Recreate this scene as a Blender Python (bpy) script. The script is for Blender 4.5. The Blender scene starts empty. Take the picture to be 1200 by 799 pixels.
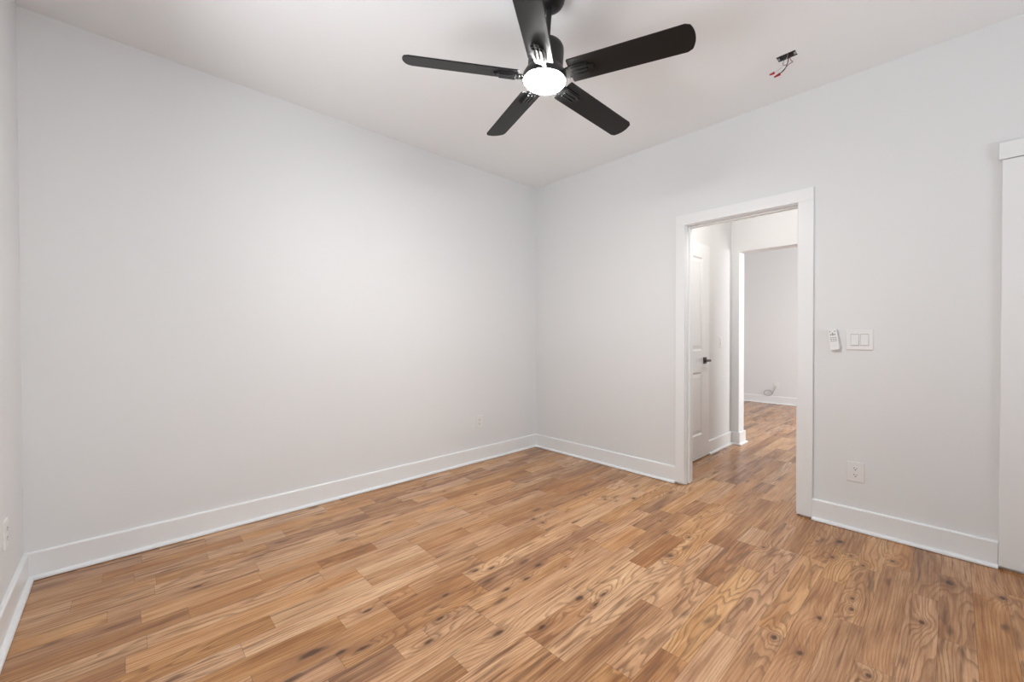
import bpy, bmesh, math, random
from mathutils import Vector, Matrix, Euler

S = bpy.context.scene
COL = S.collection

# ------------------------------------------------------------------ camera
CAM_LOC = Vector((-3.2153, -3.0489, 1.1690))
YAW, PITCH, ROLL, FPX = 0.81590, -0.01033, -0.00169, 485.92
fw = Vector((math.cos(YAW) * math.cos(PITCH), math.sin(YAW) * math.cos(PITCH), math.sin(PITCH)))
rt = fw.cross(Vector((0, 0, 1))).normalized()
up = rt.cross(fw)
c_, s_ = math.cos(ROLL), math.sin(ROLL)
rt, up = rt * c_ + up * s_, up * c_ - rt * s_
cam = bpy.data.cameras.new('camera')
cam.sensor_width = 36.0
cam.lens = FPX / 1200 * 36.0
cam.clip_start = 0.05
co = bpy.data.objects.new('camera', cam)
COL.objects.link(co)
co.matrix_world = Matrix(((rt.x, up.x, -fw.x, CAM_LOC.x), (rt.y, up.y, -fw.y, CAM_LOC.y),
                          (rt.z, up.z, -fw.z, CAM_LOC.z), (0, 0, 0, 1)))
S.camera = co

# ------------------------------------------------------------------ light and exposure
S.view_settings.view_transform = 'Standard'
S.view_settings.look = 'None'
S.view_settings.gamma = 1.0
S.view_settings.use_curve_mapping = False
S.view_settings.exposure = 0.0
FAN_GLOW = 360.0            # the lens of the ceiling fan's lamp

w = bpy.data.worlds.new('sky')
S.world = w
w.use_nodes = True
w.node_tree.nodes['Background'].inputs['Color'].default_value = (0.80, 0.88, 1.0, 1)
w.node_tree.nodes['Background'].inputs['Strength'].default_value = 0.28


def area(name, loc, rot, sx, sy, power, color, shape='RECTANGLE'):
    l = bpy.data.lights.new(name, 'AREA')
    l.shape = shape
    l.size = sx
    if shape == 'RECTANGLE':
        l.size_y = sy
    l.energy = power
    l.color = color
    o = bpy.data.objects.new(name, l)
    COL.objects.link(o)
    o.location = loc
    o.rotation_euler = rot
    return o


# lamps added outside the unseen bedroom windows, the hall lamp, daylight in the far room
# (the window lamps sit low and tip up to brighten the ceiling)
WIN = 64
area('unseen_window_light', (-2.70, -6.0, 0.75), (math.radians(115), 0, 0), 1.4, 1.4, WIN, (0.93, 0.965, 1.0))
area('unseen_window_light', (-1.20, -6.0, 0.75), (math.radians(115), 0, 0), 1.4, 1.4, WIN, (0.93, 0.965, 1.0))
WINL = 108  # added lamp beyond the left wall, lifts the ceiling brightness
area('added_left_light', (-4.55, -1.95, 0.35), (math.radians(127), 0, math.radians(-90)), 1.7, 1.3, WINL, (0.945, 0.97, 1.0))
hl = bpy.data.lights.new('hall_lamp', 'POINT')
hl.energy, hl.color, hl.shadow_soft_size = 19, (1.0, 0.93, 0.87), 0.12
ho = bpy.data.objects.new('hall_lamp', hl)
COL.objects.link(ho)
ho.location = (0.35, -2.20, 2.20)
area('far_room_daylight', (2.9, -4.60, 1.5), (math.radians(90), 0, 0), 1.6, 1.5, 102, (0.97, 0.98, 1.0))


# ------------------------------------------------------------------ helpers
def bx(bm, x0, x1, y0, y1, z0, z1, M=None):
    vs = [Vector((x, y, z)) for z in (z0, z1) for y in (y0, y1) for x in (x0, x1)]
    if M is not None:
        vs = [M @ v for v in vs]
    v = [bm.verts.new(p) for p in vs]
    for f in ((0, 2, 3, 1), (4, 5, 7, 6), (0, 1, 5, 4), (2, 6, 7, 3), (0, 4, 6, 2), (1, 3, 7, 5)):
        bm.faces.new([v[i] for i in f])


def prism(bm, prof, axis, a0, a1, M=None):
    """extrude a closed 2-D profile; axis 'x': prof=(y,z); 'y': prof=(x,z); 'z': prof=(x,y)"""
    def P(p, a):
        v = {'x': Vector((a, p[0], p[1])), 'y': Vector((p[0], a, p[1])), 'z': Vector((p[0], p[1], a))}[axis]
        return M @ v if M is not None else v
    A = [bm.verts.new(P(p, a0)) for p in prof]
    B = [bm.verts.new(P(p, a1)) for p in prof]
    n = len(prof)
    bm.faces.new(A)
    bm.faces.new(list(reversed(B)))
    for i in range(n):
        bm.faces.new((A[i], B[i], B[(i + 1) % n], A[(i + 1) % n]))


def lathe(bm, prof, seg=48, M=None):
    """prof: list of (r, z) from one end to the other; r==0 closes to a point"""
    rings = []
    for r, z in prof:
        if r <= 1e-6:
            p = Vector((0, 0, z))
            rings.append([bm.verts.new(M @ p if M is not None else p)])
        else:
            ring = []
            for i in range(seg):
                a = 2 * math.pi * i / seg
                p = Vector((r * math.cos(a), r * math.sin(a), z))
                ring.append(bm.verts.new(M @ p if M is not None else p))
            rings.append(ring)
    for A, B in zip(rings, rings[1:]):
        for i in range(seg):
            j = (i + 1) % seg
            if len(A) == 1 and len(B) > 1:
                bm.faces.new((A[0], B[j], B[i]))
            elif len(B) == 1 and len(A) > 1:
                bm.faces.new((A[i], A[j], B[0]))
            elif len(A) > 1:
                bm.faces.new((A[i], A[j], B[j], B[i]))


def tube(bm, pts, r, seg=10):
    """round tube through points (Catmull-Rom smoothed), r a number or list"""
    P = [Vector(p) for p in pts]
    fine = []
    n = len(P)
    for i in range(n - 1):
        p0, p1, p2, p3 = P[max(i - 1, 0)], P[i], P[i + 1], P[min(i + 2, n - 1)]
        for k in range(8):
            t = k / 8
            fine.append(0.5 * ((2 * p1) + (p2 - p0) * t + (2 * p0 - 5 * p1 + 4 * p2 - p3) * t * t
                               + (3 * p1 - p0 - 3 * p2 + p3) * t ** 3))
    fine.append(P[-1])
    rings = []
    nrm = None
    for i, p in enumerate(fine):
        d = (fine[min(i + 1, len(fine) - 1)] - fine[max(i - 1, 0)]).normalized()
        if nrm is None:
            nrm = d.orthogonal().normalized()
        nrm = (nrm - d * nrm.dot(d)).normalized()
        b = d.cross(nrm)
        rr = r if not callable(r) else r(i / (len(fine) - 1))
        rings.append([bm.verts.new(p + (nrm * math.cos(2 * math.pi * k / seg) + b * math.sin(2 * math.pi * k / seg)) * rr)
                      for k in range(seg)])
    for A, B in zip(rings, rings[1:]):
        for k in range(seg):
            j = (k + 1) % seg
            bm.faces.new((A[k], A[j], B[j], B[k]))
    bm.faces.new(list(reversed(rings[0])))
    bm.faces.new(rings[-1])


def rrect(cx, cy, wx, wy, r, n=5, skew=0.0):
    pts = []
    for sx, sy, a0 in ((1, 1, 0), (-1, 1, 90), (-1, -1, 180), (1, -1, 270)):
        for k in range(n + 1):
            a = math.radians(a0 + 90 * k / n)
            pts.append((cx + sx * (wx / 2 - r) + r * math.cos(a), cy + sy * (wy / 2 - r) + r * math.sin(a)))
    return pts


def mesh_obj(name, bm, mat, parent=None, loc=None, smooth=False, bevel=0.0, bevel_seg=2, angle=35):
    bmesh.ops.recalc_face_normals(bm, faces=bm.faces)
    me = bpy.data.meshes.new(name)
    if loc is not None:
        bmesh.ops.translate(bm, verts=bm.verts, vec=-Vector(loc))
    bm.to_mesh(me)
    bm.free()
    me.materials.append(mat)
    o = bpy.data.objects.new(name, me)
    COL.objects.link(o)
    if parent is not None:
        o.parent = parent
    elif loc is not None:
        o.location = loc
    if smooth:
        for p in me.polygons:
            p.use_smooth = True
        me.set_sharp_from_angle(angle=math.radians(angle))
    if bevel > 0:
        b = o.modifiers.new('bevel', 'BEVEL')
        b.width = bevel
        b.segments = bevel_seg
        b.limit_method = 'ANGLE'
        b.angle_limit = math.radians(40)
    return o


def structure(o):
    o['kind'] = 'structure'
    return o


def empty(name, loc, label, cat, group=None):
    o = bpy.data.objects.new(name, None)
    COL.objects.link(o)
    o.location = loc
    o.empty_display_size = 0.05
    o['label'] = label
    o['category'] = cat
    if group:
        o['group'] = group
    return o


def NT(name):
    m = bpy.data.materials.new(name)
    m.use_nodes = True
    nt = m.node_tree
    return m, nt, nt.nodes['Principled BSDF']


def paint(name, color, rough=0.5, bump=0.0, bscale=300, spec=0.5, metal=0.0, vary=0.0):
    m, nt, b = NT(name)
    b.inputs['Base Color'].default_value = (*color, 1)
    b.inputs['Roughness'].default_value = rough
    b.inputs['Metallic'].default_value = metal
    b.inputs['Specular IOR Level'].default_value = spec
    tc = nt.nodes.new('ShaderNodeTexCoord')
    n = nt.nodes.new('ShaderNodeTexNoise')
    n.inputs['Scale'].default_value = bscale
    n.inputs['Detail'].default_value = 3
    nt.links.new(tc.outputs['Object'], n.inputs['Vector'])
    if bump > 0:
        bp = nt.nodes.new('ShaderNodeBump')
        bp.inputs['Strength'].default_value = bump
        bp.inputs['Distance'].default_value = 0.001
        nt.links.new(n.outputs['Fac'], bp.inputs['Height'])
        nt.links.new(bp.outputs['Normal'], b.inputs['Normal'])
    mr = nt.nodes.new('ShaderNodeMapRange')
    mr.inputs['To Min'].default_value = max(rough - 0.04, 0.02)
    mr.inputs['To Max'].default_value = rough + 0.04
    nt.links.new(n.outputs['Fac'], mr.inputs['Value'])
    nt.links.new(mr.outputs['Result'], b.inputs['Roughness'])
    return m


def glow(name, color, strength):
    m, nt, b = NT(name)
    b.inputs['Base Color'].default_value = (*color, 1)
    b.inputs['Emission Color'].default_value = (*color, 1)
    b.inputs['Emission Strength'].default_value = strength
    return m


WALL = paint('wall_paint', (0.775, 0.787, 0.795), 0.6, 0.06, 260, 0.3)
CEIL = paint('ceiling_paint', (0.865, 0.885, 0.90), 0.8, 0.06, 220, 0.2)
TRIM = paint('trim_paint', (0.835, 0.85, 0.86), 0.35, 0.02, 60, 0.5)
PLATE = paint('white_plastic', (0.81, 0.812, 0.81), 0.3, 0.0, 100, 0.5)
SLOT = paint('slot_shadow', (0.03, 0.03, 0.03), 0.7)
BLACK = paint('satin_black', (0.009, 0.009, 0.0095), 0.36, 0.02, 400, 0.38)
BLADE = paint('black_blade', (0.008, 0.008, 0.0085), 0.42, 0.05, 200, 0.3)
BRONZE = paint('dark_bronze', (0.035, 0.028, 0.025), 0.35, 0.0, 100, 0.5, 0.6)
STEEL = paint('galvanised_steel', (0.42, 0.42, 0.41), 0.4, 0.1, 80, 0.5, 0.7)
SHADED_STEEL = paint('shaded_box_steel', (0.13, 0.13, 0.13), 0.5, 0.1, 80, 0.4, 0.4)  # darker than the ears: shade inside the box put into the colour
RED = paint('red_plastic', (0.36, 0.006, 0.012), 0.35)
WIRE_BLACK = paint('black_wire', (0.015, 0.014, 0.014), 0.4)
WIRE_RED = paint('red_wire', (0.20, 0.025, 0.025), 0.4)
WIRE_WHITE = paint('white_wire', (0.6, 0.59, 0.57), 0.4)
GAP = paint('grey_gap', (0.30, 0.30, 0.30), 0.6)
GREYBTN = paint('grey_print', (0.33, 0.33, 0.33), 0.5)
CABLE = paint('grey_cable', (0.30, 0.30, 0.29), 0.5)
LENS = glow('lamp_lens', (1.0, 0.985, 0.965), FAN_GLOW)

# ------------------------------------------------------------------ dimensions
H = 2.74
XL = -3.567          # left wall
YF = -5.20           # wall behind the camera
DY0, DY1 = -1.620, -2.352   # doorway jamb faces
DZ = 2.030
WT = 0.117           # wall thickness
HY = -1.390          # hall's left wall
HX = 1.620           # hall's end wall
OZ = 2.075           # far opening head
FX = 5.0             # far room wall
HR = -3.30           # hall's right wall

# ------------------------------------------------------------------ floor
ROWW = 0.1015
ROW0 = -1.900
# boards read from the photograph: row -> list of (x0, x1, tone)
KNOWN = {
    -16: [(-1.148, -0.486, .33)],
    -15: [(-3.9, -3.105, .30), (-3.105, -2.635, .5), (-2.631, -2.052, .33)],
    -13: [(-2.216, -1.743, .75)],
    -12: [(-3.9, -3.18, .35), (-1.868, -1.548, .68)],
    -11: [(-2.486, -2.196, .38), (-1.548, -1.345, .34), (-0.622, -0.035, .30)],
    -9: [(-2.368, -2.015, .80)],
    -8: [(-3.5, -2.774, .40), (-2.774, -2.368, .72), (-2.015, -1.5, .50)],
    -6: [(-2.57, -2.388, .60), (-2.248, -1.857, .40)],
    -5: [(-2.388, -2.0, .28)],
    -4: [(-3.2, -2.649, .55), (-2.647, -2.0, .42)],
    -3: [(-2.713, -2.476, .22), (-2.476, -2.351, .65), (-2.351, -2.125, .50), (-2.124, -1.5, .62)],
    -2: [(-2.75, -2.122, .70)],
    -1: [(-2.9, -2.345, .25), (-2.345, -1.7, .65)],
    0: [(-2.5, -2.066, .6), (-2.066, -1.722, .45), (-1.722, -1.30, .74), (-1.30, -0.866, .27), (-0.866, -0.2, .62)],
    1: [(-2.068, -1.169, .66), (-1.169, -0.3, .68)],
    2: [(-2.4, -1.541, .33), (-1.541, -0.8, .66)],
    3: [(-2.5, -1.962, .38), (-1.962, -1.2, .6)],
    4: [(-1.75, -0.927, .68), (-0.927, -0.2, .55)],
    5: [(-1.5, -0.58, .6), (-0.58, 0.1, .42)],
    6: [(-1.9, -1.354, .58), (-1.354, -0.58, .62), (-0.58, 0.1, .42)],
    7: [(-1.7, -0.75, .50)],
    8: [(-1.7, -1.059, .45), (-1.059, -0.5, .52)],
    9: [(-1.3, -0.382, .36), (-0.382, 0.0, .52)],
    10: [(-1.4, -0.603, .55), (-0.603, 0.0, .35)],
    11: [(-1.5, -0.915, .42), (-0.915, -0.3, .46)],
    12: [(-1.1, -0.4, .42)],
}
CATH = {(0, -2.066), (0, -1.722), (1, -1.169), (1, -2.068), (2, -1.541), (4, -1.75), (4, -0.927), (6, -1.9), (6, -1.354),
        (10, -1.4), (11, -1.5), (11, -0.915), (3, -1.962), (-4, -2.647), (5, -1.5)}
STRAIGHT = {(2, -2.4), (8, -1.7), (9, -1.3), (-8, -2.774), (-9, -2.368), (-5, -2.388), (-3, -2.713), (0, -1.30)}


def build_floor():
    rnd = random.Random(11)
    bm = bmesh.new()
    lay = bm.loops.layers.float_color.new('board')
    lay2 = bm.loops.layers.float_color.new('edge')
    X0, X1 = XL - 0.12, FX + 0.12
    for row in range(-26, 36):
        ya = ROW0 - ROWW * row
        yb = ya - ROWW
        ya2, yb2 = min(ya, 0.6), max(yb, YF - 0.12)
        if ya2 <= yb2:
            continue
        known = sorted(KNOWN.get(row, []))
        boards = []
        x = X0 - rnd.uniform(0, 0.5)
        while x < X1:
            nxt = next((k for k in known if k[0] > x - 1e-4), None)
            if nxt and abs(nxt[0] - x) < 0.02:
                boards.append((x, nxt[1], nxt[2], nxt[0]))
                x = nxt[1]
                continue
            L = rnd.choice((0.28, 0.4, 0.5, 0.6, 0.75, 0.9)) * rnd.uniform(0.85, 1.15)
            end = x + L
            if nxt and end > nxt[0] - 0.2:
                end = nxt[0]
            t = rnd.choice((.30, .38, .45, .5, .55, .58, .62, .66, .7, .74)) + rnd.uniform(-.04, .04)
            boards.append((x, end, t, None))
            x = end
        for a, b, t, key in boards:
            a2, b2 = max(a, X0), min(b, X1)
            if b2 <= a2:
                continue
            v = [bm.verts.new((p, q, 0)) for p, q in ((a2, yb2), (b2, yb2), (b2, ya2), (a2, ya2))]
            f = bm.faces.new(v)
            fig = rnd.random()
            if key is not None:
                if (row, key) in CATH:
                    fig = rnd.uniform(0.75, 1.0)
                elif (row, key) in STRAIGHT:
                    fig = rnd.uniform(0.0, 0.12)
            sd, strk = rnd.random(), rnd.random()
            for lp in f.loops:
                lp[lay] = (t, sd, fig, strk)
                p = lp.vert.co
                lp[lay2] = (p.x - a, b - p.x, p.y - yb, 1)
    me = bpy.data.meshes.new('floor')
    bm.to_mesh(me)
    bm.free()
    o = bpy.data.objects.new('floor', me)
    COL.objects.link(o)
    me.materials.append(oak())
    return structure(o)


KNOTS = [(-2.708, -1.435, 5), (-2.463, -1.343, 2.5), (-2.372, -1.353, 2), (-2.264, -1.599, 2.5), (-2.562, -1.537, 3), (-2.631, -1.5, 3),
         (-2.372, -1.679, 2.5), (-2.139, -1.828, 3), (-1.937, -1.423, 2), (-2.156, -1.483, 2.5),
         (-1.993, -1.922, 3), (-1.736, -1.912, 3), (-1.63, -1.969, 2.5), (-1.713, -1.988, 2), (-1.098, -2.023, 4.5),
         (-1.669, -1.602, 2.5), (-1.799, -1.646, 2.5), (-1.928, -1.642, 3), (-1.582, -1.709, 1.5), (-1.863, -1.459, 2),
         (-0.822, -2.003, 2), (-1.303, -1.217, 3), (-1.298, -1.292, 2.5), (-1.116, -2.677, 3), (-1.402, -2.67, 3.5),
         (-0.25, -2.618, 4), (-0.487, -2.619, 3), (-0.398, -2.685, 2.5), (-0.473, -2.744, 2.5), (-0.853, -2.75, 2), (-0.95, -2.76, 2),
         (-0.846, -2.968, 3), (-1.352, -2.858, 2.5), (-0.309, -2.842, 2), (-0.372, -3.047, 5), (-0.364, -3.208, 3), (-1.38, -2.582, 2.5),
         (-0.337, -2.527, 1.5), (-0.734, -1.199, 2), (-0.697, -1.344, 2), (-0.666, -1.416, 2.5), (-0.532, -1.479, 3), (-0.234, -1.604, 3),
         (-0.739, -1.787, 2), (-0.914, -0.877, 2.5), (-0.634, -2.337, 2), (-2.971, -0.627, 2.5), (-1.452, -0.418, 2), (-1.316, -0.635, 2)]


def oak():
    m, nt, B = NT('oak_boards')
    N, Lk = nt.nodes, nt.links

    def mth(op, a, b=None, c=None, clamp=False):
        n = N.new('ShaderNodeMath')
        n.operation = op
        n.use_clamp = clamp
        for i, v in enumerate((a, b, c)):
            if v is None:
                continue
            if isinstance(v, (int, float)):
                n.inputs[i].default_value = v
            else:
                Lk.new(v, n.inputs[i])
        return n.outputs[0]

    def comb(x, y, z):
        n = N.new('ShaderNodeCombineXYZ')
        for i, v in enumerate((x, y, z)):
            if isinstance(v, (int, float)):
                n.inputs[i].default_value = v
            else:
                Lk.new(v, n.inputs[i])
        return n.outputs[0]

    def noise(vec, scale, detail=2, rough=0.5, dist=0.0):
        n = N.new('ShaderNodeTexNoise')
        n.inputs['Scale'].default_value = scale
        n.inputs['Detail'].default_value = detail
        n.inputs['Roughness'].default_value = rough
        n.inputs['Distortion'].default_value = dist
        Lk.new(vec, n.inputs['Vector'])
        return n.outputs['Fac']

    def smooth(v, lo, hi, a=0.0, b=1.0):
        n = N.new('ShaderNodeMapRange')
        n.interpolation_type = 'SMOOTHSTEP'
        n.inputs['From Min'].default_value = lo
        n.inputs['From Max'].default_value = hi
        n.inputs['To Min'].default_value = a
        n.inputs['To Max'].default_value = b
        Lk.new(v, n.inputs['Value'])
        return n.outputs['Result']

    def mix(fac, a, b, mode='MIX'):
        n = N.new('ShaderNodeMix')
        n.data_type = 'RGBA'
        n.blend_type = mode
        if isinstance(fac, (int, float)):
            n.inputs[0].default_value = fac
        else:
            Lk.new(fac, n.inputs[0])
        for i, v in ((6, a), (7, b)):
            if isinstance(v, tuple):
                n.inputs[i].default_value = (*v, 1)
            else:
                Lk.new(v, n.inputs[i])
        return n.outputs[2]

    tc = N.new('ShaderNodeTexCoord')
    sx = N.new('ShaderNodeSeparateXYZ')
    Lk.new(tc.outputs['Object'], sx.inputs[0])
    X, Y = sx.outputs[0], sx.outputs[1]
    at = N.new('ShaderNodeAttribute')
    at.attribute_name = 'board'
    sp = N.new('ShaderNodeSeparateColor')
    Lk.new(at.outputs['Color'], sp.inputs[0])
    tone, seed, fig = sp.outputs[0], sp.outputs[1], sp.outputs[2]
    strk = at.outputs['Alpha']
    ae = N.new('ShaderNodeAttribute')
    ae.attribute_name = 'edge'
    se = N.new('ShaderNodeSeparateColor')
    Lk.new(ae.outputs['Color'], se.inputs[0])
    Z = mth('MULTIPLY', seed, 37.0)

    # knots: nearest distance in the board's own stretched space
    wv = noise(comb(mth('MULTIPLY', X, 14), mth('MULTIPLY', Y, 30), 0.0), 1.0, 2)
    wob = mth('MULTIPLY', mth('SUBTRACT', wv, 0.5), 1.5)
    kd = None
    for kx, ky, ks in KNOTS:
        r = ks * 0.0040
        dx = mth('MULTIPLY', mth('SUBTRACT', X, kx), 1 / (r * (2.7 if kx < -1.5 else 1.6)))
        dy = mth('MULTIPLY', mth('SUBTRACT', Y, ky), 1 / r)
        d = mth('SQRT', mth('ADD', mth('MULTIPLY', dx, dx), mth('MULTIPLY', dy, dy)))
        kd = d if kd is None else mth('MINIMUM', kd, d)
    kdw = mth('ADD', kd, wob)
    core = smooth(kdw, 0.3, 1.15, 1.0, 0.0)
    halo = smooth(kdw, 0.8, 3.4, 1.0, 0.0)
    swirl = mth('DIVIDE', 1.0, mth('ADD', 1.0, mth('MULTIPLY', mth('MULTIPLY', kd, kd), 0.10)))

    # growth rings as contour lines of a slow stretched field: cathedrals on plain-sawn boards
    slow = noise(comb(mth('MULTIPLY', X, 1.15), mth('MULTIPLY', Y, 9.0), Z), 1.0, 2, 0.45)
    slow2 = noise(comb(mth('MULTIPLY', X, 6.0), mth('MULTIPLY', Y, 34.0), Z), 1.0, 2, 0.5)
    amp = mth('MULTIPLY_ADD', fig, 13.0, 3.0)
    straight = mth('MULTIPLY_ADD', mth('SUBTRACT', 1.0, fig), 82.0, 12.0)
    field = mth('ADD', mth('MULTIPLY', slow, amp), mth('MULTIPLY', Y, straight))
    field = mth('ADD', field, mth('MULTIPLY', slow2, 0.5))
    field = mth('ADD', field, mth('MULTIPLY', swirl, 3.5))
    fr = mth('FRACT', field)
    ring = mth('MULTIPLY', smooth(fr, 0.42, 0.86), smooth(fr, 0.90, 1.0, 1.0, 0.0))
    pore = noise(comb(mth('MULTIPLY', X, 26.0), mth('MULTIPLY', Y, 330.0), Z), 1.0, 3, 0.7)
    poreline = smooth(pore, 0.52, 0.72)
    fibre = noise(comb(mth('MULTIPLY', X, 5.0), mth('MULTIPLY', Y, 160.0), Z), 1.0, 3, 0.6)
    cloud = noise(comb(mth('MULTIPLY', X, 3.2), mth('MULTIPLY', Y, 14.0), mth('ADD', Z, 9.0)), 1.0, 3, 0.55)
    band = noise(comb(mth('MULTIPLY', X, 1.6), mth('MULTIPLY', Y, 60.0), mth('ADD', Z, 5.0)), 1.0, 3, 0.6)
    streak = noise(comb(mth('MULTIPLY', X, 2.4), mth('MULTIPLY', Y, 42.0), mth('ADD', Z, 21.0)), 1.0, 3, 0.6)
    mineral = mth('MULTIPLY', smooth(streak, 0.53, 0.70), smooth(strk, 0.0, 0.6))

    tn = mth('MULTIPLY_ADD', tone, 0.62, 0.245)
    tn = mth('ADD', tn, mth('MULTIPLY', mth('SUBTRACT', cloud, 0.5), 0.62))
    tn = mth('ADD', tn, mth('MULTIPLY', mth('SUBTRACT', fibre, 0.5), 0.42))
    tn = mth('ADD', tn, mth('MULTIPLY', mth('SUBTRACT', band, 0.5), 0.55))
    rp = N.new('ShaderNodeValToRGB')
    el = rp.color_ramp.elements
    el[0].position, el[0].color = 0.12, (0.165, 0.072, 0.030, 1)
    el[1].position, el[1].color = 0.92, (0.74, 0.49, 0.285, 1)
    for pos, colr in ((0.35, (0.30, 0.145, 0.064, 1)), (0.55, (0.475, 0.255, 0.122, 1)), (0.72, (0.615, 0.365, 0.19, 1))):
        e = el.new(pos)
        e.color = colr
    Lk.new(tn, rp.inputs[0])
    col = rp.outputs[0]
    # some boards pinker, some greyer
    hue = N.new('ShaderNodeHueSaturation')
    Lk.new(col, hue.inputs['Color'])
    Lk.new(mth('MULTIPLY_ADD', seed, 0.004, 0.4955), hue.inputs['Hue'])
    Lk.new(mth('MULTIPLY_ADD', strk, -0.16, 1.12), hue.inputs['Saturation'])
    col = hue.outputs[0]
    ringamt = mth('MULTIPLY', ring, mth('MULTIPLY_ADD', fig, 0.46, 0.44))
    ringamt = mth('MULTIPLY', ringamt, mth('MULTIPLY_ADD', poreline, 0.45, 0.62))
    col = mix(ringamt, col, (0.155, 0.072, 0.030))
    col = mix(mth('MULTIPLY', poreline, 0.26), col, (0.16, 0.08, 0.04))
    col = mix(mth('MULTIPLY', mineral, 0.68), col, (0.100, 0.046, 0.023))
    vo = N.new('ShaderNodeTexVoronoi')
    vo.inputs['Scale'].default_value = 1.0
    Lk.new(comb(mth('MULTIPLY_ADD', wob, 0.10, mth('MULTIPLY', X, 3.6)), mth('MULTIPLY_ADD', wob, 0.16, mth('MULTIPLY', Y, 12.0)), Z), vo.inputs['Vector'])
    vs = N.new('ShaderNodeSeparateColor')
    Lk.new(vo.outputs['Color'], vs.inputs[0])
    fleck = mth('MULTIPLY', smooth(vo.outputs['Distance'], 0.03, 0.24, 1.0, 0.0), smooth(vs.outputs[0], 0.40, 0.65))
    col = mix(mth('MULTIPLY', fleck, 0.72), col, (0.072, 0.034, 0.018))
    col = mix(mth('MULTIPLY', halo, 0.42), col, (0.20, 0.092, 0.045))
    col = mix(mth('MULTIPLY', core, 0.88), col, (0.060, 0.027, 0.013))
    # seams
    ex = mth('MINIMUM', se.outputs[0], se.outputs[1])
    ey = mth('MINIMUM', se.outputs[2], mth('SUBTRACT', ROWW, se.outputs[2]))
    seam = smooth(mth('MINIMUM', ex, ey), 0.0003, 0.0012, 1.0, 0.0)
    col = mix(mth('MULTIPLY', seam, 0.55), col, (0.06, 0.03, 0.018))
    Lk.new(col, B.inputs['Base Color'])
    rg = mth('MULTIPLY_ADD', fibre, 0.08, 0.17)
    rg = mth('ADD', rg, mth('MULTIPLY', ring, 0.05))
    Lk.new(rg, B.inputs['Roughness'])
    B.inputs['Specular IOR Level'].default_value = 0.42
    hgt = mth('SUBTRACT', mth('MULTIPLY', pore, -0.25), mth('ADD', mth('MULTIPLY', ring, 0.5), mth('MULTIPLY', seam, 1.5)))
    bp = N.new('ShaderNodeBump')
    bp.inputs['Strength'].default_value = 0.22
    bp.inputs['Distance'].default_value = 0.0006
    Lk.new(hgt, bp.inputs['Height'])
    Lk.new(bp.outputs['Normal'], B.inputs['Normal'])
    return m


build_floor()

# ------------------------------------------------------------------ ceiling (with the cut-out for the electrical box)
EX0, EX1, EY0, EY1 = -0.512, -0.456, -2.446, -2.355
bm = bmesh.new()
CX0, CX1, CY0, CY1 = XL - .12, FX + .12, YF - .12, 0.6
bx(bm, CX0, EX0, CY0, CY1, H, H + .1)
bx(bm, EX1, CX1, CY0, CY1, H, H + .1)
bx(bm, EX0, EX1, CY0, EY0, H, H + .1)
bx(bm, EX0, EX1, EY1, CY1, H, H + .1)
structure(mesh_obj('ceiling', bm, CEIL))

# ------------------------------------------------------------------ walls
bm = bmesh.new()
bx(bm, XL - .12, WT, 0, .12, 0, H)
structure(mesh_obj('wall_back', bm, WALL))
LW0, LW1, LZ0, LZ1 = -2.75, -1.15, 0.75, 2.15  # unseen left window, added to let the upward lamp in
bm = bmesh.new()
bx(bm, XL - .12, XL, YF - .12, LW0, 0, H)
bx(bm, XL - .12, XL, LW1, 0, 0, H)
bx(bm, XL - .12, XL, LW0, LW1, 0, LZ0)
bx(bm, XL - .12, XL, LW0, LW1, LZ1, H)
structure(mesh_obj('wall_left', bm, WALL))
bm = bmesh.new()
f = .045
for y0, y1, z0, z1 in ((LW0, LW0 + f, LZ0, LZ1), (LW1 - f, LW1, LZ0, LZ1), (LW0 + f, LW1 - f, LZ0, LZ0 + f), (LW0 + f, LW1 - f, LZ1 - f, LZ1),
                       (LW0 + f, LW1 - f, (LZ0 + LZ1) / 2 - .02, (LZ0 + LZ1) / 2 + .02)):
    bx(bm, XL - .09, XL - .04, y0, y1, z0, z1)
for y0, y1, z0, z1 in ((LW0 - .09, LW0, LZ0 - .09, LZ1 + .09), (LW1, LW1 + .09, LZ0 - .09, LZ1 + .09), (LW0, LW1, LZ0 - .09, LZ0), (LW0, LW1, LZ1, LZ1 + .09)):
    bx(bm, XL, XL + .018, y0, y1, z0, z1)
structure(mesh_obj('unseen_window_3', bm, TRIM))
bm = bmesh.new()
JT = 0.018  # jamb board
bx(bm, 0, WT, DY0 + JT, 0, 0, H)
bx(bm, 0, WT, YF - .12, DY1 - JT, 0, H)
bx(bm, 0, WT, DY1 - JT, DY0 + JT, DZ + JT, H)
structure(mesh_obj('wall_right', bm, WALL))

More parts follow.
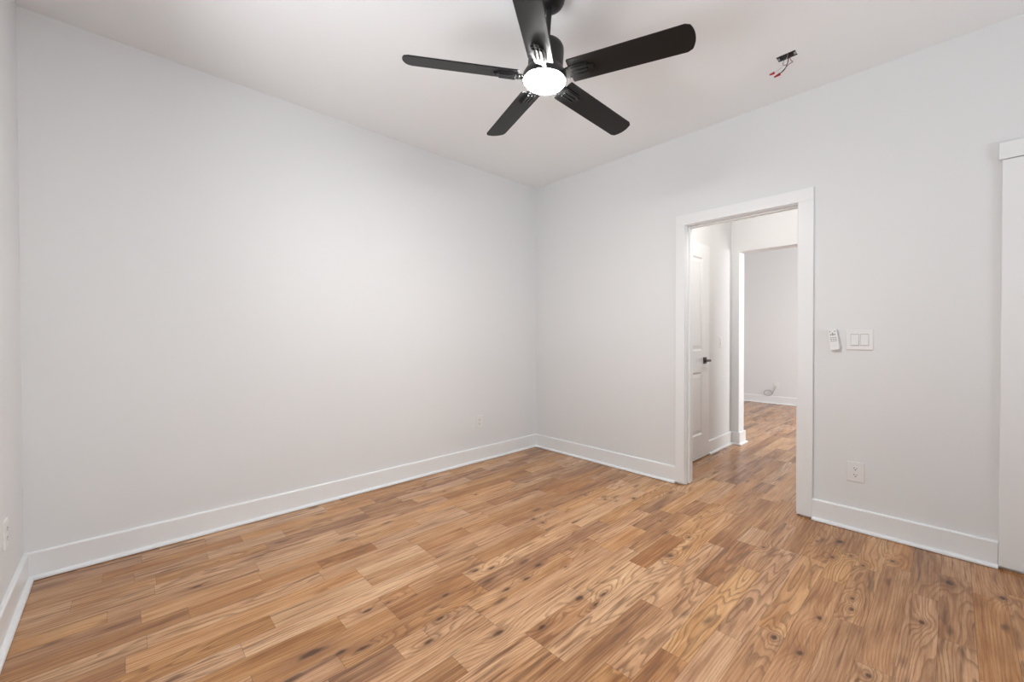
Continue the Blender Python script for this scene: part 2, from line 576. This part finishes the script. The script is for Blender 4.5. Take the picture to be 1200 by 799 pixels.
# wall behind the camera, with two unseen windows placed to suit the shading
WZ0, WZ1 = 0.75, 2.15
WXS = ((-3.20, -2.20), (-1.70, -0.70))
bm = bmesh.new()
xs = [XL] + [v for p in WXS for v in p] + [0.0]
for i in range(len(xs) - 1):
    if i % 2 == 0:
        bx(bm, xs[i], xs[i + 1], YF - .12, YF, 0, H)
    else:
        bx(bm, xs[i], xs[i + 1], YF - .12, YF, 0, WZ0)
        bx(bm, xs[i], xs[i + 1], YF - .12, YF, WZ1, H)
structure(mesh_obj('wall_front', bm, WALL))
for i, (a, b) in enumerate(WXS):
    bm = bmesh.new()
    f = 0.045
    bx(bm, a, a + f, YF - .09, YF - .03, WZ0, WZ1)
    bx(bm, b - f, b, YF - .09, YF - .03, WZ0, WZ1)
    bx(bm, a + f, b - f, YF - .09, YF - .03, WZ0, WZ0 + f)
    bx(bm, a + f, b - f, YF - .09, YF - .03, WZ1 - f, WZ1)
    bx(bm, a + f, b - f, YF - .08, YF - .04, (WZ0 + WZ1) / 2 - .02, (WZ0 + WZ1) / 2 + .02)
    for x0, x1, z0, z1 in ((a - .09, a, WZ0 - .09, WZ1 + .09), (b, b + .09, WZ0 - .09, WZ1 + .09), (a, b, WZ0 - .09, WZ0), (a, b, WZ1, WZ1 + .09)):
        bx(bm, x0, x1, YF, YF + .018, z0, z1)
    structure(mesh_obj('unseen_window_%d' % (i + 1), bm, TRIM))

# hall and the room beyond
DOX0, DOX1, DOZ = 0.262, 0.992, 2.055
bm = bmesh.new()
bx(bm, WT, DOX0, HY, HY + .1, 0, H)
bx(bm, DOX1, HX + .16, HY, HY + .1, 0, H)
bx(bm, DOX0, DOX1, HY, HY + .1, DOZ, H)
structure(mesh_obj('wall_hall_left', bm, WALL))
OY0, OY1 = -1.472, -2.25
bm = bmesh.new()
bx(bm, HX, HX + .16, OY0, HY, 0, H)
bx(bm, HX, HX + .16, HR, OY1, 0, H)
bx(bm, HX, HX + .16, OY1, OY0, OZ, H)
structure(mesh_obj('wall_hall_end', bm, WALL))
bm = bmesh.new()
bx(bm, WT, HX + .16, HR - .1, HR, 0, H)
structure(mesh_obj('wall_hall_right', bm, WALL))
bm = bmesh.new()
bx(bm, FX, FX + .12, YF - .12, .6, 0, H)
structure(mesh_obj('wall_far', bm, WALL))
bm = bmesh.new()
bx(bm, HX + .16, FX, .5, .6, 0, H)
bx(bm, HX + .06, HX + .16, HY + .1, .6, 0, H)
structure(mesh_obj('wall_far_left', bm, WALL))
bm = bmesh.new()
bx(bm, HX + .16, FX, YF - .12, YF, 0, H)
bx(bm, HX + .06, HX + .16, YF - .12, HR - .1, 0, H)
structure(mesh_obj('wall_far_right', bm, WALL))


# ------------------------------------------------------------------ baseboards: board with eased top plus shoe moulding
def base_prof(h=0.133, t=0.016, st=0.035, sh=0.020):
    p = [(0, 0.003), (st, 0.003), (st, 0.008)]
    for k in range(1, 5):
        a = math.radians(90 * k / 4)
        p.append((t + (st - t) * math.cos(a), 0.008 + (sh - 0.008) * math.sin(a)))
    p += [(t, h - .006), (t - .004, h - .001), (t - .007, h), (0, h)]
    return p


def baseboard(name, axis, wall, sgn, a0, a1, m0=0, m1=0, **kw):
    """runs along axis from a0 to a1 on the wall plane; sgn = direction into the room; m0/m1 mitre slopes at the ends"""
    bm = bmesh.new()
    pr = base_prof(**kw)
    A, B = [], []
    for d, z in pr:
        for L, a, mi in ((A, a0, m0), (B, a1, m1)):
            q = a + mi * d
            L.append(bm.verts.new((q, wall + sgn * d, z) if axis == 'x' else (wall + sgn * d, q, z)))
    n = len(pr)
    bm.faces.new(A)
    bm.faces.new(list(reversed(B)))
    for i in range(n):
        bm.faces.new((A[i], B[i], B[(i + 1) % n], A[(i + 1) % n]))
    return structure(mesh_obj(name, bm, TRIM))


baseboard('baseboard_back', 'x', 0, -1, XL, 0, 1, -1)
baseboard('baseboard_left', 'y', XL, 1, YF, 0, 1, -1)
bb = baseboard('baseboard_right', 'y', 0, -1, 0, -1.5425, -1, 0)
baseboard('baseboard_right', 'y', 0, -1, -2.4405, -3.212)
baseboard('baseboard_front', 'x', YF, 1, XL, 0, 1, -1)
baseboard('baseboard_hall_left', 'x', HY, -1, DOX1 + .004, HX, 0, -1, h=.135)
baseboard('baseboard_hall_end', 'y', HX, -1, HY, OY0, -1, -1, h=.135)
baseboard('baseboard_hall_opening', 'x', OY0, -1, HX, HX + .16, -1, 1, h=.135)
baseboard('baseboard_far', 'y', FX, -1, .5, YF, 0, 0)

# ------------------------------------------------------------------ doorway trim
CT = 0.018
bm = bmesh.new()
g = .005
for y0, y1 in ((DY0 + g, -1.5425), (-2.4405, DY1 - g)):
    y0, y1 = min(y0, y1), max(y0, y1)
    bx(bm, -CT, 0, y0, y1, .013, DZ + g)
bx(bm, -CT, 0, -2.4405, -1.5425, DZ + g, 2.1176)
structure(mesh_obj('trim_1', bm, TRIM, bevel=.002))
# jamb boards with door stops
bm = bmesh.new()
bx(bm, .001, WT - .001, DY0, DY0 + JT, .004, DZ)
bx(bm, .001, WT - .001, DY1 - JT, DY1, .004, DZ)
bx(bm, .001, WT - .001, DY1 - JT, DY0 + JT, DZ, DZ + JT)
sx0, sx1, st = .040, .078, .011
bx(bm, sx0, sx1, DY0 - st, DY0, .008, DZ - st)
bx(bm, sx0, sx1, DY1, DY1 + st, .008, DZ - st)
bx(bm, sx0, sx1, DY1, DY0, DZ - st, DZ)
structure(mesh_obj('trim_2', bm, TRIM, bevel=.0015))
# hall side casing
bm = bmesh.new()
bx(bm, WT, WT + CT, DY0 + g, DY0 + g + .085, .006, DZ + g)
bx(bm, WT, WT + CT, DY1 - g - .085, DY1 - g, .006, DZ + g)
bx(bm, WT, WT + CT, DY1 - g - .085, DY0 + g + .085, DZ + g, DZ + g + .085)
structure(mesh_obj('trim_3', bm, TRIM, bevel=.002))
# second doorway at the right edge of the view
C2 = -3.2135
bm = bmesh.new()
bx(bm, -.020, 0, C2 - .089, C2, .014, 2.043)
bx(bm, -.020, 0, C2 - .089 - .74 - .089, C2 - .089 - .74, .010, 2.043)
bx(bm, -.026, 0, C2 - .089 - .74 - .089 - .012, C2 + .012, 2.046, 2.128)
structure(mesh_obj('trim_4', bm, TRIM, bevel=.002))


# ------------------------------------------------------------------ panelled doors
def panel_door(name, length, zt, M, panels, thick=.035, stile=.16):
    """front face at local y=0 looking to -y, x 0..length; recessed panels with sloped moulding"""
    bm = bmesh.new()
    z0 = .012
    xs = [0, stile, length - stile, length]
    zs = [z0]
    for a, b in panels:
        zs += [a, b]
    zs += [zt]
    q = lambda x, y, z: bm.verts.new(M @ Vector((x, y, z)))
    for i in range(3):
        for j in range(len(zs) - 1):
            x0, x1, a, b = xs[i], xs[i + 1], zs[j], zs[j + 1]
            if i == 1 and j % 2 == 1:
                loops = []
                for ins, dep in ((0, 0), (.012, .009), (.020, .009), (.050, .003)):
                    loops.append([q(x0 + ins, dep, a + ins), q(x1 - ins, dep, a + ins), q(x1 - ins, dep, b - ins), q(x0 + ins, dep, b - ins)])
                for A, B in zip(loops, loops[1:]):
                    for k in range(4):
                        bm.faces.new((A[k], A[(k + 1) % 4], B[(k + 1) % 4], B[k]))
                bm.faces.new(loops[-1])
            else:
                bm.faces.new((q(x0, 0, a), q(x1, 0, a), q(x1, 0, b), q(x0, 0, b)))
    t = thick
    for f in (((0, z0), (length, z0)), ((length, z0), (length, zt)), ((length, zt), (0, zt)), ((0, zt), (0, z0))):
        (xa, za), (xb, zb) = f
        bm.faces.new((q(xa, 0, za), q(xa, t, za), q(xb, t, zb), q(xb, 0, zb)))
    bm.faces.new((q(0, t, z0), q(length, t, z0), q(length, t, zt), q(0, t, zt)))
    bmesh.ops.remove_doubles(bm, verts=bm.verts, dist=1e-5)
    return structure(mesh_obj(name, bm, TRIM))


d1 = panel_door('door_1', .720, 2.048, Matrix.Translation((.267, HY - .020, 0)), ((.235, .830), (1.035, 1.915)), stile=.165)
# black lever handle
bm = bmesh.new()
hx, hy, hz = .876, HY - .020, .938
prism(bm, rrect(hx, hz, .062, .062, .006), 'y', hy, hy - .009)
lathe(bm, [(0, 0), (.011, 0), (.011, .045), (0, .045)], 20, Matrix.Translation((hx, hy - .008, hz)) @ Matrix.Rotation(math.radians(90), 4, 'X'))
prism(bm, rrect(hx - .042, hz, .115, .020, .004), 'y', hy - .042, hy - .056)
h = mesh_obj('door_handle', bm, BRONZE, d1, bevel=.0015)
h['label'] = 'dark bronze lever handle on a square rose'

d2 = panel_door('door_2', .730, 2.035, Matrix.Translation((-.006, C2 - .094, 0)) @ Matrix.Rotation(math.radians(-90), 4, 'Z'),
                ((.235, .830), (1.035, 1.90)), thick=.006, stile=.12)

# ------------------------------------------------------------------ ceiling fan
FAN = Vector((-1.795, -1.760, 2.353))
RT = Matrix.Rotation(math.radians(2.693), 4, 'Y') @ Matrix.Rotation(math.radians(2.943), 4, 'X')
fan = empty('ceiling_fan', FAN, 'black five-blade ceiling fan with a glowing round lamp', 'ceiling fan')
axis = RT @ Vector((0, 0, 1))
bm = bmesh.new()
lathe(bm, [(0, .028), (.080, .028), (.080, .120), (.078, .134), (.070, .148), (.055, .158), (.026, .165), (.026, .180), (0, .180)], 56, RT)
mesh_obj('motor_housing', bm, BLACK, fan, smooth=True)
bm = bmesh.new()
lathe(bm, [(.0, .040), (.080, .040), (.088, .030), (.099, .010), (.103, -.006), (.102, -.014), (.097, -.016), (.094, -.013), (.0, -.013)], 56, RT)
mesh_obj('lamp_ring', bm, BLACK, fan, smooth=True)
bm = bmesh.new()
pf = [(0, -.0120), (.0935, -.0120)]
for k in range(1, 13):
    a = math.radians(90 * k / 12)
    pf.append((.0935 * math.cos(a) ** .7 if k < 12 else 0, -.014 - .026 * math.sin(a) ** .9))
lathe(bm, pf, 56, RT)
o = mesh_obj('lamp_lens', bm, LENS, fan, smooth=True)
o['label'] = 'glowing white domed lens'
bm = bmesh.new()
top = (H - .055 - FAN.z) / axis.z
lathe(bm, [(0, .170), (.0125, .170), (.0125, top), (0, top)], 24, RT)
mesh_obj('downrod', bm, BLACK, fan, smooth=True)
cc = axis * ((H - FAN.z) / axis.z)
bm = bmesh.new()
pf = [(.066, 0), (.066, -.028)]
for k in range(1, 9):
    a = math.radians(90 * k / 8)
    pf.append((.020 + .046 * math.cos(a), -.028 - .050 * math.sin(a)))
lathe(bm, [(0, 0)] + pf + [(0, -.078)], 48, Matrix.Translation(cc))
mesh_obj('canopy', bm, BLACK, fan, smooth=True)

A0, TILT, BR, BW = math.radians(142.555), math.radians(-14.919), .635, .120
blade_src = None
for k in range(5):
    a = A0 - math.radians(72) * k
    M = RT @ Matrix.Rotation(a, 4, 'Z') @ Matrix.Rotation(TILT, 4, 'X')
    # outline: x along the blade, y across
    r0, w0 = .124, .058
    out = [(r0, -w0 + .004), (r0 + .004, -w0)]
    hw = BW / 2
    out += [(BR - .030, -hw)]
    n = 14
    for i in range(n + 1):
        t = -1 + 2 * i / n
        y = hw * t
        x = BR + .004 - .020 * abs(t) ** 2.2 - (.012 * max(0, (abs(t) - .86) / .14) ** 2)
        out.append((x, y * (1 - .012 * max(0, abs(t) - .8) / .2)))
    out += [(BR - .030, hw), (r0 + .004, w0), (r0, w0 - .004)]
    bm = bmesh.new()
    prism(bm, out, 'z', -.0028, .0028, M)
    b = mesh_obj('blade', bm, BLADE, fan, bevel=.001)
    # blade iron under the root: arm from the hub, plate with two ribs
    bm = bmesh.new()
    prism(bm, [(.082, -.020), (.135, -.029), (.212, -.029), (.216, -.014), (.236, -.011), (.236, .011), (.216, .014),
               (.212, .029), (.135, .029), (.082, .020)], 'z', -.0100, -.0028, M)
    for y in (-.018, 0, .018):
        prism(bm, rrect(.172, y, .076, .010, .004), 'z', -.0165, -.0090, M)
    for px, py in ((.226, 0), (.120, -.019), (.120, .019)):
        lathe(bm, [(0, -.0135), (.0035, -.0130), (.0045, -.0095), (0, -.0095)], 12, M @ Matrix.Translation((px, py, 0)))
    mesh_obj('blade_iron', bm, BLACK, b, smooth=True)

# ------------------------------------------------------------------ electrical box in the ceiling with loose wires
ex, ey = (EX0 + EX1) / 2, (EY0 + EY1) / 2
ebox = empty('electrical_box', (ex, ey, H), 'open metal electrical box in the ceiling with loose capped wires hanging out', 'electrical box')
E0 = Vector((ex, ey, H))
bm = bmesh.new()
t = .0018
bx(bm, EX0, EX1, EY0, EY0 + t, H, H + .05)
bx(bm, EX0, EX1, EY1 - t, EY1, H, H + .05)
bx(bm, EX0, EX0 + t, EY0 + t, EY1 - t, H, H + .05)
bx(bm, EX1 - t, EX1, EY0 + t, EY1 - t, H, H + .05)
bx(bm, EX0, EX1, EY0, EY1, H + .05, H + .052)
mesh_obj('box_shell', bm, SHADED_STEEL, ebox, loc=E0)
for yy, s in ((EY0, 1), (EY1, -1)):
    bm = bmesh.new()
    y0, y1 = sorted((yy + s * .001, yy + s * .012))
    bx(bm, ex - .011, ex + .011, y0, y1, H - .0015, H + .001)
    lathe(bm, [(0, -.0045), (.003, -.004), (.004, -.0015), (0, -.0015)], 12, Matrix.Translation((ex, (y0 + y1) / 2, H)))
    mesh_obj('screw_ear', bm, STEEL, ebox, loc=E0)
NA0, NA1 = Vector((-.4742, -2.3120, 2.680)), Vector((-.4690, -2.3370, 2.684))
NB0, NB1 = Vector((-.4345, -2.3255, 2.678)), Vector((-.4365, -2.3570, 2.682))
R0 = Vector((ex, ey - .012, H + .03))


def wire(name, pts, r, m):
    bm = bmesh.new()
    tube(bm, pts, r, 8)
    return mesh_obj(name, bm, m, ebox, loc=E0, smooth=True, angle=60)


o = wire('wire', [R0, (-.490, -2.412, 2.735), (-.478, -2.403, 2.705), (-.462, -2.385, 2.684), NB1 + Vector((0, .004, 0))], .0024, WIRE_BLACK)
o['label'] = 'black wire'
o = wire('wire', [R0 + Vector((.004, .006, 0)), (-.486, -2.404, 2.735), (-.487, -2.392, 2.708), (-.480, -2.372, 2.692), NA1 + Vector((0, .004, 0))], .0016, WIRE_WHITE)
o['label'] = 'white wire'
o = wire('wire', [R0 + Vector((.006, -.004, 0)), (-.486, -2.415, 2.735), (-.470, -2.417, 2.716), (-.462, -2.424, 2.708), (-.466, -2.412, 2.703), (-.470, -2.398, 2.692), NB1 + Vector((.003, .003, .002))], .0016, WIRE_RED)
o['label'] = 'dark red wire'
o = wire('wire', [R0 + Vector((.0, .010, 0)), (-.489, -2.400, 2.735), (-.492, -2.386, 2.712), (-.482, -2.385, 2.698), (-.474, -2.396, 2.700)], .0014, WIRE_RED)
o['label'] = 'dark red wire'
for p0, p1 in ((NA0, NA1), (NB0, NB1)):
    bm = bmesh.new()
    d = (p1 - p0)
    M = Matrix.Translation(p0) @ d.to_track_quat('Z', 'Y').to_matrix().to_4x4()
    L = d.length
    lathe(bm, [(0, 0), (.0034, .0005), (.0046, .003), (.0062, L * .6), (.0076, L), (.0060, L), (0, L * .9)], 14, M)
    o = mesh_obj('wire_nut', bm, RED, ebox, loc=E0, smooth=True)
    o['label'] = 'red twist-on wire cap'


# ------------------------------------------------------------------ wall plates
def place(n_dir, P):
    """matrix for a plate built in local x (right), z (up), -y (out of the wall)"""
    if n_dir == 'right':      # on x = const wall facing -x: local -y -> world -x, local x -> world -y
        return Matrix.Translation(P) @ Matrix.Rotation(math.radians(-90), 4, 'Z')
    if n_dir == 'left':
        return Matrix.Translation(P) @ Matrix.Rotation(math.radians(90), 4, 'Z')
    return Matrix.Translation(P)


def cover(M, wx, wz, parent, loc, d=.006, name='cover_plate'):
    bm = bmesh.new()
    o0, o1 = rrect(0, 0, wx, wz, .005), rrect(0, 0, wx - .006, wz - .006, .003)
    A = [bm.verts.new(M @ Vector((x, 0, z))) for x, z in o0]
    B = [bm.verts.new(M @ Vector((x, -d * .55, z))) for x, z in o0]
    Cc = [bm.verts.new(M @ Vector((x, -d, z))) for x, z in o1]
    n = len(A)
    for P, Q in ((A, B), (B, Cc)):
        for i in range(n):
            bm.faces.new((P[i], P[(i + 1) % n], Q[(i + 1) % n], Q[i]))
    bm.faces.new(Cc)
    return mesh_obj(name, bm, PLATE, parent, loc=loc)


def outlet(P, nd, label, wx=.072, wz=.116):
    r = empty('wall_outlet', P, label, 'outlet')
    M = place(nd, P)
    cover(M, wx, wz, r, P)
    for s in (1, -1):
        zc = s * .0195
        bm = bmesh.new()
        pts = []
        for k in range(24):
            a = 2 * math.pi * k / 24
            pts.append((max(-.0165, min(.0165, .0172 * math.cos(a))), zc + max(-.0135, min(.0135, .0172 * math.sin(a)))))
        prism(bm, pts, 'y', -.0050, -.0078, M)
        f = mesh_obj('socket', bm, PLATE, r, loc=P)
        bm = bmesh.new()
        bx(bm, -.0076, -.0052, -.0082, -.0070, zc - .001, zc + .0085, M)
        bx(bm, .0052, .0074, -.0082, -.0070, zc, zc + .0080, M)
        prism(bm, [(.0030 * math.cos(2 * math.pi * k / 12), zc - .0068 + .0030 * math.sin(2 * math.pi * k / 12)) for k in range(12)], 'y', -.0070, -.0082, M)
        o = mesh_obj('slots', bm, SLOT, f, loc=P)
        o.location = (0, 0, 0)
    bm = bmesh.new()
    lathe(bm, [(0, .0085), (.0022, .008), (.0026, .005), (0, .005)], 12, M @ Matrix.Rotation(math.radians(90), 4, 'X'))
    mesh_obj('screw', bm, PLATE, r, loc=P, smooth=True)
    return r


outlet(Vector((0, -2.653, .351)), 'right', 'white duplex outlet low on the wall to the right of the doorway', .082, .120)
outlet(Vector((-.773, 0, .370)), 'back', 'white outlet low on the long blank wall near the far corner', .078, .122)
outlet(Vector((XL, -.428, .375)), 'left', 'white outlet on the sliver of wall at the far left edge')


def rocker(M, P, cx, parent, name='rocker', wx=.030, wz=.062):
    bm = bmesh.new()
    # frame edge then a paddle tipped at its middle
    p = [(-.0045, -wz / 2), (-.0130, -wz / 2 + .001), (-.0095, .0), (-.0082, wz / 2 - .001), (-.0045, wz / 2)]
    A = [bm.verts.new(M @ Vector((cx - wx / 2, y, z))) for y, z in p]
    B = [bm.verts.new(M @ Vector((cx + wx / 2, y, z))) for y, z in p]
    for i in range(len(p) - 1):
        bm.faces.new((A[i], B[i], B[i + 1], A[i + 1]))
    bm.faces.new(A)
    bm.faces.new(list(reversed(B)))
    bm.faces.new((A[0], A[-1], B[-1], B[0]))
    r = mesh_obj(name, bm, PLATE, parent, loc=P)
    g = bmesh.new()  # grey slab for the gap round the rocker, its shade in the colour
    bx(g, cx - wx / 2 - .0014, cx + wx / 2 + .0014, -.0072, -.0050, -wz / 2 - .0016, wz / 2 + .0014, M)
    mesh_obj('rocker_gap_shade', g, GAP, parent, loc=P)
    return r


P = Vector((0, -2.668, 1.147))
sw = empty('light_switch', P, 'white double rocker switch plate beside the fan remote', 'light switch')
M = place('right', P)
cover(M, .126, .122, sw, P, .007)
rocker(M, P, -.0225, sw, wx=.036, wz=.066)
rocker(M, P, .0225, sw, wx=.036, wz=.066)

P = Vector((1.328, HY, 1.112))
sw2 = empty('light_switch', P, 'white single switch plate on the hall wall past the panelled door', 'light switch')
M = place('back', P)
cover(M, .074, .120, sw2, P)
rocker(M, P, 0, sw2)

# ------------------------------------------------------------------ fan remote hung on the wall
P = Vector((0, -2.546, 1.148))
rem = empty('remote_control', P, 'small white fan remote hung on the wall beside the switch plate', 'remote control')
M = place('right', P) @ Matrix.Rotation(math.radians(7), 4, 'Y').inverted()
M = place('right', P) @ Matrix.Rotation(math.radians(-7), 4, 'Y')
bm = bmesh.new()
prism(bm, rrect(0, 0, .046, .128, .009), 'y', -.006, -.026, M)
mesh_obj('body', bm, PLATE, rem, loc=P, bevel=.0025)
bm = bmesh.new()
prism(bm, rrect(0, -.012, .050, .080, .006), 'y', 0, -.008, M)
for s in (-1, 1):
    prism(bm, rrect(s * .0245, -.035, .003, .030, .001), 'y', -.006, -.020, M)
mesh_obj('wall_cradle', bm, PLATE, rem, loc=P)
for x, z, wx, wz in ((-.012, .050, .007, .006), (.012, .050, .007, .006), (0, .040, .006, .006), (-.010, .031, .007, .008), (0, .031, .008, .012), (.010, .031, .007, .008)):
    bm = bmesh.new()
    prism(bm, rrect(x, z, wx, wz, .0025, 3), 'y', -.0255, -.0275, M)
    mesh_obj('button', bm, GREYBTN, rem, loc=P)
for z in (.012, .002, -.008):
    for x in (-.011, 0, .011):
        bm = bmesh.new()
        prism(bm, rrect(x, z, .009, .0042, .0015, 3), 'y', -.0255, -.0272, M)
        mesh_obj('button', bm, GREYBTN, rem, loc=P)

# ------------------------------------------------------------------ cable plate in the far room
P = Vector((FX, -.965, .318))
cp = empty('cable_plate', P, 'small wall plate with a loop of cable in the far room', 'cable plate')
M = place('right', P)
cover(M, .072, .118, cp, P)
bm = bmesh.new()
pts = [P + Vector((-.008, 0, -.01)), P + Vector((-.030, .006, -.045)), P + Vector((-.030, .03, -.10))]
for k in range(0, 13):
    a = math.radians(-20 + 31 * k)
    pts.append(Vector((FX - .028 - .004 * (k % 2), -.853 - .062 * math.cos(a), .185 + .048 * math.sin(a))))
tube(bm, pts, .0045, 8)
o = mesh_obj('cable', bm, CABLE, cp, loc=P, smooth=True, angle=60)
o['label'] = 'grey loop of cable'
